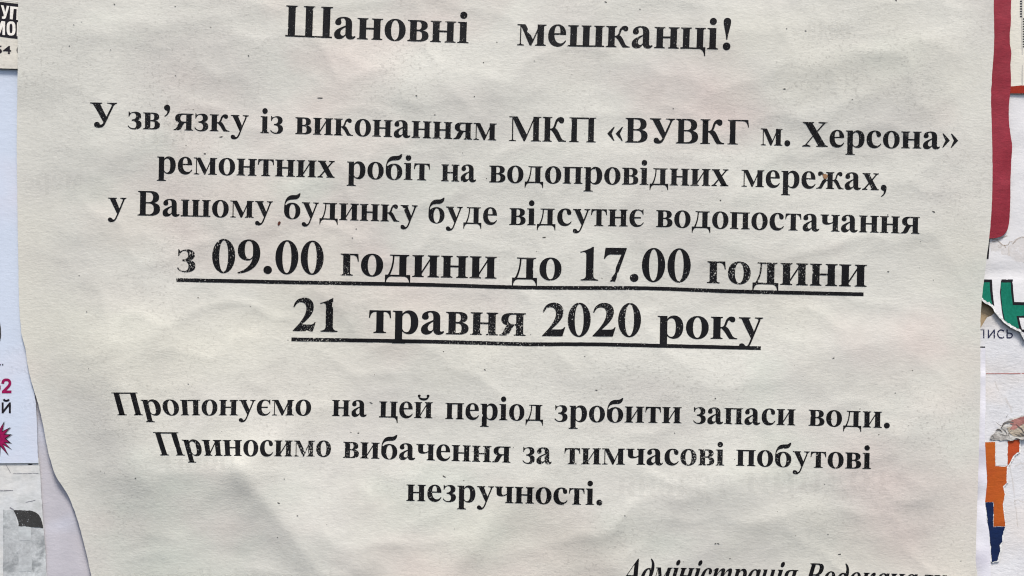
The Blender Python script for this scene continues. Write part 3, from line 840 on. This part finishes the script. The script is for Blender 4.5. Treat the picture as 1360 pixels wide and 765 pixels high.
printed('thin_rule', [line_contour([(1309.6, 496.3), (1335, 496.2), (1380, 496)], 1.0)], h_form, M['fine_red'], form, 6, .05)
for i, pts in enumerate([[(1321, 503), (1324, 515), (1327, 521)], [(1335, 529), (1342, 540), (1344, 548)], [(1342, 668), (1352, 664), (1362, 668)], [(1347, 620), (1356, 615), (1365, 617)], [(1338, 600), (1345, 640), (1352, 700)]]):
    printed('smudge', [line_contour(resample(pts, 4, .6, i, closed=False), 1.6 + (i % 2))], h_form, M['stain_soft'], form, None, .05)

h_str = lambda x, y: 1.35 + .35 * noise.noise((x / 20, y / 38, 12)) + .35 * math.exp(-((y - 640) / 12) ** 2) + .2 * math.exp(-((y - 500) / 8) ** 2)
stp = sheet('paper_strip', resample([(1270, 461), (1308.6, 461.6), (1309, 500), (1309, 545), (1308, 570), (1308.4, 592), (1309.5, 612), (1311, 640), (1309.4, 655), (1308.2, 668), (1310.5, 690), (1313.7, 706), (1316, 740), (1315.6, 770), (1316, 840), (1270, 840)], 4, .2, 4),
            h_str, M['strip_paper'], step=5)
tag(stp, 'narrow creased lilac white paper strip along the lower right edge of the notice', 'paper strip')
printed('black_tick', [box(1302, 460.2, 1308.4, 461.6)[::-1] if area(box(1302, 460.2, 1308.4, 461.6)) < 0 else box(1302, 460.2, 1308.4, 461.6)], h_str, M['black_ink'], stp, None, .06)

h_or = lambda x, y: 1.05 + .08 * noise.noise((x / 14, y / 20, 14)) + .1 * noise.noise((x / 6, y / 6, 2)) * .4
torn_right = [(1354.8, 583.3), (1354, 600.3), (1350, 603), (1346.4, 605.6), (1343.5, 612), (1338.5, 618.7), (1337.6, 626), (1336.6, 635.7), (1337.4, 641), (1332.6, 646), (1334.8, 656.6), (1332.6, 664), (1332.2, 669.7), (1334, 684), (1335.6, 699),
              (1333, 706), (1331.6, 713), (1331.4, 719.5), (1328.8, 724), (1329.6, 732), (1327, 738), (1325.4, 745.5), (1317, 748)]
rem_out = [(1306.8, 586.2), (1321.6, 585.8), (1322, 583.8), (1338, 584.4), (1339, 585), (1346, 584.6)] + [(x + 1.3, y) for x, y in torn_right] + [(1316, 746), (1312, 700), (1307, 667)]
rem = sheet('poster_remnant', resample(rem_out, 1.2, .75, 5), h_or, M['torn'], step=5, thick=.08)
tag(rem, 'torn orange and navy poster remnant with ragged white edge, at the lower right', 'torn poster')
orange = resample([(1307.9, 587.3), (1321.6, 586.9), (1322, 619.4), (1337.7, 619.2), (1336.6, 635.7), (1337, 641), (1332, 646), (1334.4, 656.6), (1332, 669.7), (1333.4, 684), (1335.2, 699), (1319.7, 699.2), (1319.7, 666.6), (1308.4, 666.6), (1308.2, 655), (1310.8, 632), (1309.8, 618)], 1.1, .45, 3)
printed('orange_print', [pos(orange)], h_or, M['orange'], rem, 5, .06)
printed('rust_print', [pos(resample([(1338.8, 586.4), (1345, 585.4), (1347, 584.2), (1354.4, 583.8), (1353.6, 600), (1346, 605.2), (1343, 611.6), (1338.2, 618.6)], 1.1, .6, 4))], h_or, M['rust'], rem, 5, .06)
printed('navy_print', [pos(resample([(1308.6, 667.1), (1319.2, 667.1), (1319.3, 699.7), (1335.2, 699.6), (1332.6, 706), (1331, 713), (1331, 719.5), (1328.2, 724), (1328.8, 732), (1326.2, 738), (1324.6, 744.6), (1317.4, 746.6), (1315.4, 720), (1312.6, 700)], 1.1, .6, 6))], h_or, M['navy'], rem, 5, .06)
printed('pale_print', [pos(resample(box(1322.8, 586, 1337.2, 618.4), 3, .2, 7))], h_or, M['white_paper'], rem, 5, .07)

h_scr = lambda x, y: 1.22 + .14 * noise.noise((x / 9, y / 6, 33)) + .12 * noise.noise((x / 3, y / 3, 5)) + .012 * (x - 1320)
scr = sheet('torn_scrap', resample([(1315, 583), (1317, 579), (1321, 574), (1325, 571.5), (1329, 567), (1334, 563), (1339, 557.5), (1343, 556), (1350, 554), (1362, 551), (1380, 549), (1380, 584), (1366, 581), (1358, 584), (1350, 582.4), (1344, 585), (1338, 584), (1330, 585.5), (1322, 584)], 1.2, .9, 12), h_scr, M['scrap_pale'], step=2.5, thick=.03)
tag(scr, 'crumpled pink and tan torn scrap with dark ragged edges, above the orange poster remnant', 'paper scrap')
printed('tan_side', [pos(resample([(1337, 568), (1346, 566), (1352, 566), (1361, 563.6), (1378, 563), (1378, 580), (1366, 578), (1356, 580), (1346, 579), (1340, 575)], 1.2, .8, 4))], h_scr, M['scrap_tan'], scr, 2.5, .05)
printed('pink_side', [pos(resample([(1339, 560.4), (1344, 558), (1349, 555.8), (1361, 553), (1378, 551), (1378, 562), (1366, 561), (1358, 563.6), (1352, 568), (1346, 571), (1341, 570), (1345, 564.5)], 1.2, .6, 3))], h_scr, M['scrap_pink'], scr, 2.5, .09)
for i, (pts, w) in enumerate([([(1330, 568.5), (1333, 563), (1338, 560.6), (1342, 560.4), (1346.5, 561.4)], [.5, 2.2, 2.6, 2.4, .4]), ([(1322, 572.6), (1325, 570.4), (1328, 571), (1331.4, 574)], [.4, 2.0, 1.5, .3]), ([(1349, 563), (1353, 567), (1357, 570), (1360, 574.6), (1366, 578)], [.3, 1.4, 1.6, 1.2, .3]),
                              ([(1331, 569), (1335, 572), (1338, 577)], [.3, 1.0, .2]), ([(1354, 574.5), (1360, 577), (1372, 577)], [.3, 1.8, 2.4]), ([(1317, 577), (1319, 579), (1321, 583)], [.2, .8, .2]), ([(1322.5, 560.6), (1327, 564), (1331, 566)], [.2, .6, .3]),
                              ([(1336, 556), (1337, 553), (1339, 550)], [.2, .5, .2]), ([(1344, 571), (1340, 576), (1341, 581)], [.2, .8, .2]), ([(1326, 575), (1332, 577.5), (1340, 579)], [.2, .7, .2]), ([(1347, 576), (1352, 578), (1358, 578)], [.2, .8, .2])]):
    n = len(pts)
    q = spline(pts, 4)
    ww = [w[min(n - 1, k // 4)] + (w[min(n - 1, k // 4 + 1)] - w[min(n - 1, k // 4)]) * (k % 4) / 4 for k in range(len(q))]
    printed('ragged_edge', [line_contour(q, ww)], h_scr, M['scrap_dark'], scr, None, .12)

# flyer with green letters, torn across the bottom
def h_fly(x, y):
    up = smooth01((y - 370) / 70) * .5
    return 1.05 + up + .2 * noise.noise((x / 32, y / 36, 17)) - .3 * math.exp(-((y - 362) / 9) ** 2) + .08 * noise.noise((x / 9, y / 9, 4))
torn_edge = [(1298, 396), (1304, 399), (1309.7, 403.6), (1313, 404.4), (1316.4, 407.2), (1321.5, 415), (1325, 419.4), (1328.6, 423.5), (1332, 427.5), (1336, 430.6), (1341, 434.6), (1346, 437), (1351, 438.8), (1354.4, 440.5), (1357, 446), (1361, 452), (1380, 462)]
te = resample(torn_edge, 1.6, .55, 21, closed=False)
fly = sheet('torn_flyer', [(1285, 90), (1420, 90), (1420, 470)] + te[::-1] + [(1285, 390)], h_fly, M['white_paper'], step=6)
tag(fly, 'white flyer with green block letters and a brown stain, torn across the bottom', 'flyer')
lip_in = [(x + 1.2 + .9 * noise.noise((x * .5, y * .5, 2)), y - 2.9 - 2.2 * noise.noise((x * .31, y * .31, 7))) for x, y in te]
lip = resample(te, 1.6, 0, 1, closed=False) + lip_in[::-1]
printed('torn_edge', [pos(lip)], lambda x, y: h_fly(x, y) + .12 * noise.noise((x / 2.2, y / 2.2, 3)), M['torn'], fly, 1.6, .32)
# the red frame corner, black bar, letters
def outlined(name, poly, fill_poly):
    a = printed(name, [pos(poly)], h_fly, M['black_ink'], fly, 5, .06)
    printed('letter_fill', [pos(fill_poly)], h_fly, M['green_ink'], a, 5, .10)
outlined('green_letter', [(1304, 371), (1317.6, 371.2), (1318.2, 385), (1319.6, 399), (1321.4, 412), (1316.6, 406), (1310, 402.2), (1304, 397.6)],
         [(1304, 375), (1314.4, 375), (1315, 387), (1316.6, 399), (1317.8, 404.6), (1316, 405.2), (1310, 401), (1304, 396.4)])
outlined('green_letter', [(1329.4, 373.6), (1330.4, 371), (1345.2, 371), (1345.6, 385), (1347.2, 401), (1362, 401.4), (1380, 401.4), (1380, 424), (1353.4, 421.6), (1355.6, 432), (1357.4, 437.4), (1380, 440), (1380, 452), (1356, 439.5), (1347, 435.8), (1340, 433), (1333.6, 427.6), (1330.4, 410), (1328.2, 388)],
         [(1329.8, 375.2), (1342.4, 375.2), (1342.8, 387), (1345.2, 405.2), (1362, 405.6), (1380, 405.6), (1380, 420), (1350, 419.6), (1352.2, 430), (1353.6, 436.4), (1347, 434.2), (1340, 431.6), (1334.8, 427), (1331.4, 410), (1329.4, 390)])
printed('black_bar', [pos([(1312.6, 312), (1314.6, 312), (1314.4, 324), (1313, 344), (1310.4, 344), (1311.6, 328)])], h_fly, M['black_ink'], fly, 5, .06)
for i, (pts, w) in enumerate([([(1318, 321), (1325, 319.6), (1331, 325), (1334, 325.6), (1339, 325), (1341, 321.5), (1345, 320.5)], 1.4), ([(1334, 325), (1336, 329)], 1.1), ([(1318, 318.4), (1326, 317.8), (1338, 313)], 1.6), ([(1345, 324), (1350, 318), (1357, 314.5), (1364, 316)], 1.4)]):
    printed('stain_line', [line_contour(resample(pts, 2, .4, i, closed=False), w)], h_fly, M['stain'], fly, None, .06)
for i, p in enumerate([[(1315, 318), (1328, 318), (1331, 325), (1328, 333), (1316, 334)], [(1340, 327), (1348, 318), (1362, 313), (1362, 350), (1346, 346), (1338, 338)], [(1326, 326), (1340, 326), (1342, 340), (1330, 338)]]):
    printed('stain_patch', [pos(resample(p, 2.5, 1.2, i + 30))], h_fly, M['stain_soft'], fly, 4, .04)

h_slip = lambda x, y: 1.55 + .12 * noise.noise((x / 20, y / 30, 23))
slip = sheet('printed_slip', resample([(1330, -40), (1357.3, -40), (1420, -40), (1420, 123.8), (1343, 124.4), (1330, 124.4)], 5, .12, 9), h_slip, M['cream_paper'], step=6)
tag(slip, 'cream slip with a rust red bottom border and dark ticks, at the top right corner', 'paper slip')
printed('red_border', [pos(resample([(1330, 115.4), (1348, 114.2), (1356, 113.4), (1419, 113), (1419, 123.6), (1330, 124.1)], 4, .1, 2))], h_slip, M['red_ink'], slip, 5, .06)
printed('side_bar', [pos([(1357, -39), (1357.7, -39), (1357.9, 113), (1357.2, 113)])], h_slip, M['grey_ink'], slip, 6, .06)
V2 = []
for k in range(30):
    y = -36 + k * 3.35
    if y > 92:
        break
    x0 = 1354.6 if y < 21 else 1358.6
    V2.append(pos(box(x0, y, x0 + (2.6 if y < 21 else 6), y + 1.5)))
printed('row_of_ticks', V2, h_slip, M['black_ink'], slip, None, .08)

h_red = lambda x, y: 2.0 + .18 * noise.noise((x / 16, y / 26, 29)) + .1 * noise.noise((x / 5, y / 12, 9)) - .35 * smooth01((y - 240) / 70)
red_r = [(1343.4, -60), (1343, -20), (1343, 0), (1342.6, 15), (1342.6, 32), (1341.2, 43), (1341.4, 58), (1343.2, 71), (1342, 86), (1342.8, 102), (1342.2, 118), (1340.2, 138), (1340, 160), (1342.2, 180), (1344.3, 195), (1342.8, 220), (1342, 240), (1342, 262), (1341, 288), (1338.4, 304), (1332.6, 312.4), (1326, 315), (1318, 316.4), (1296, 316.8)]
red = sheet('crimson_strip', resample([(1290, -60)] + spline(red_r, 3) + [(1290, 316)], 3.5, .15, 14), h_red, M['crimson_paper'], step=5)
tag(red, 'crimson paper strip with rounded lower end, beside the upper right edge of the notice', 'paper strip')
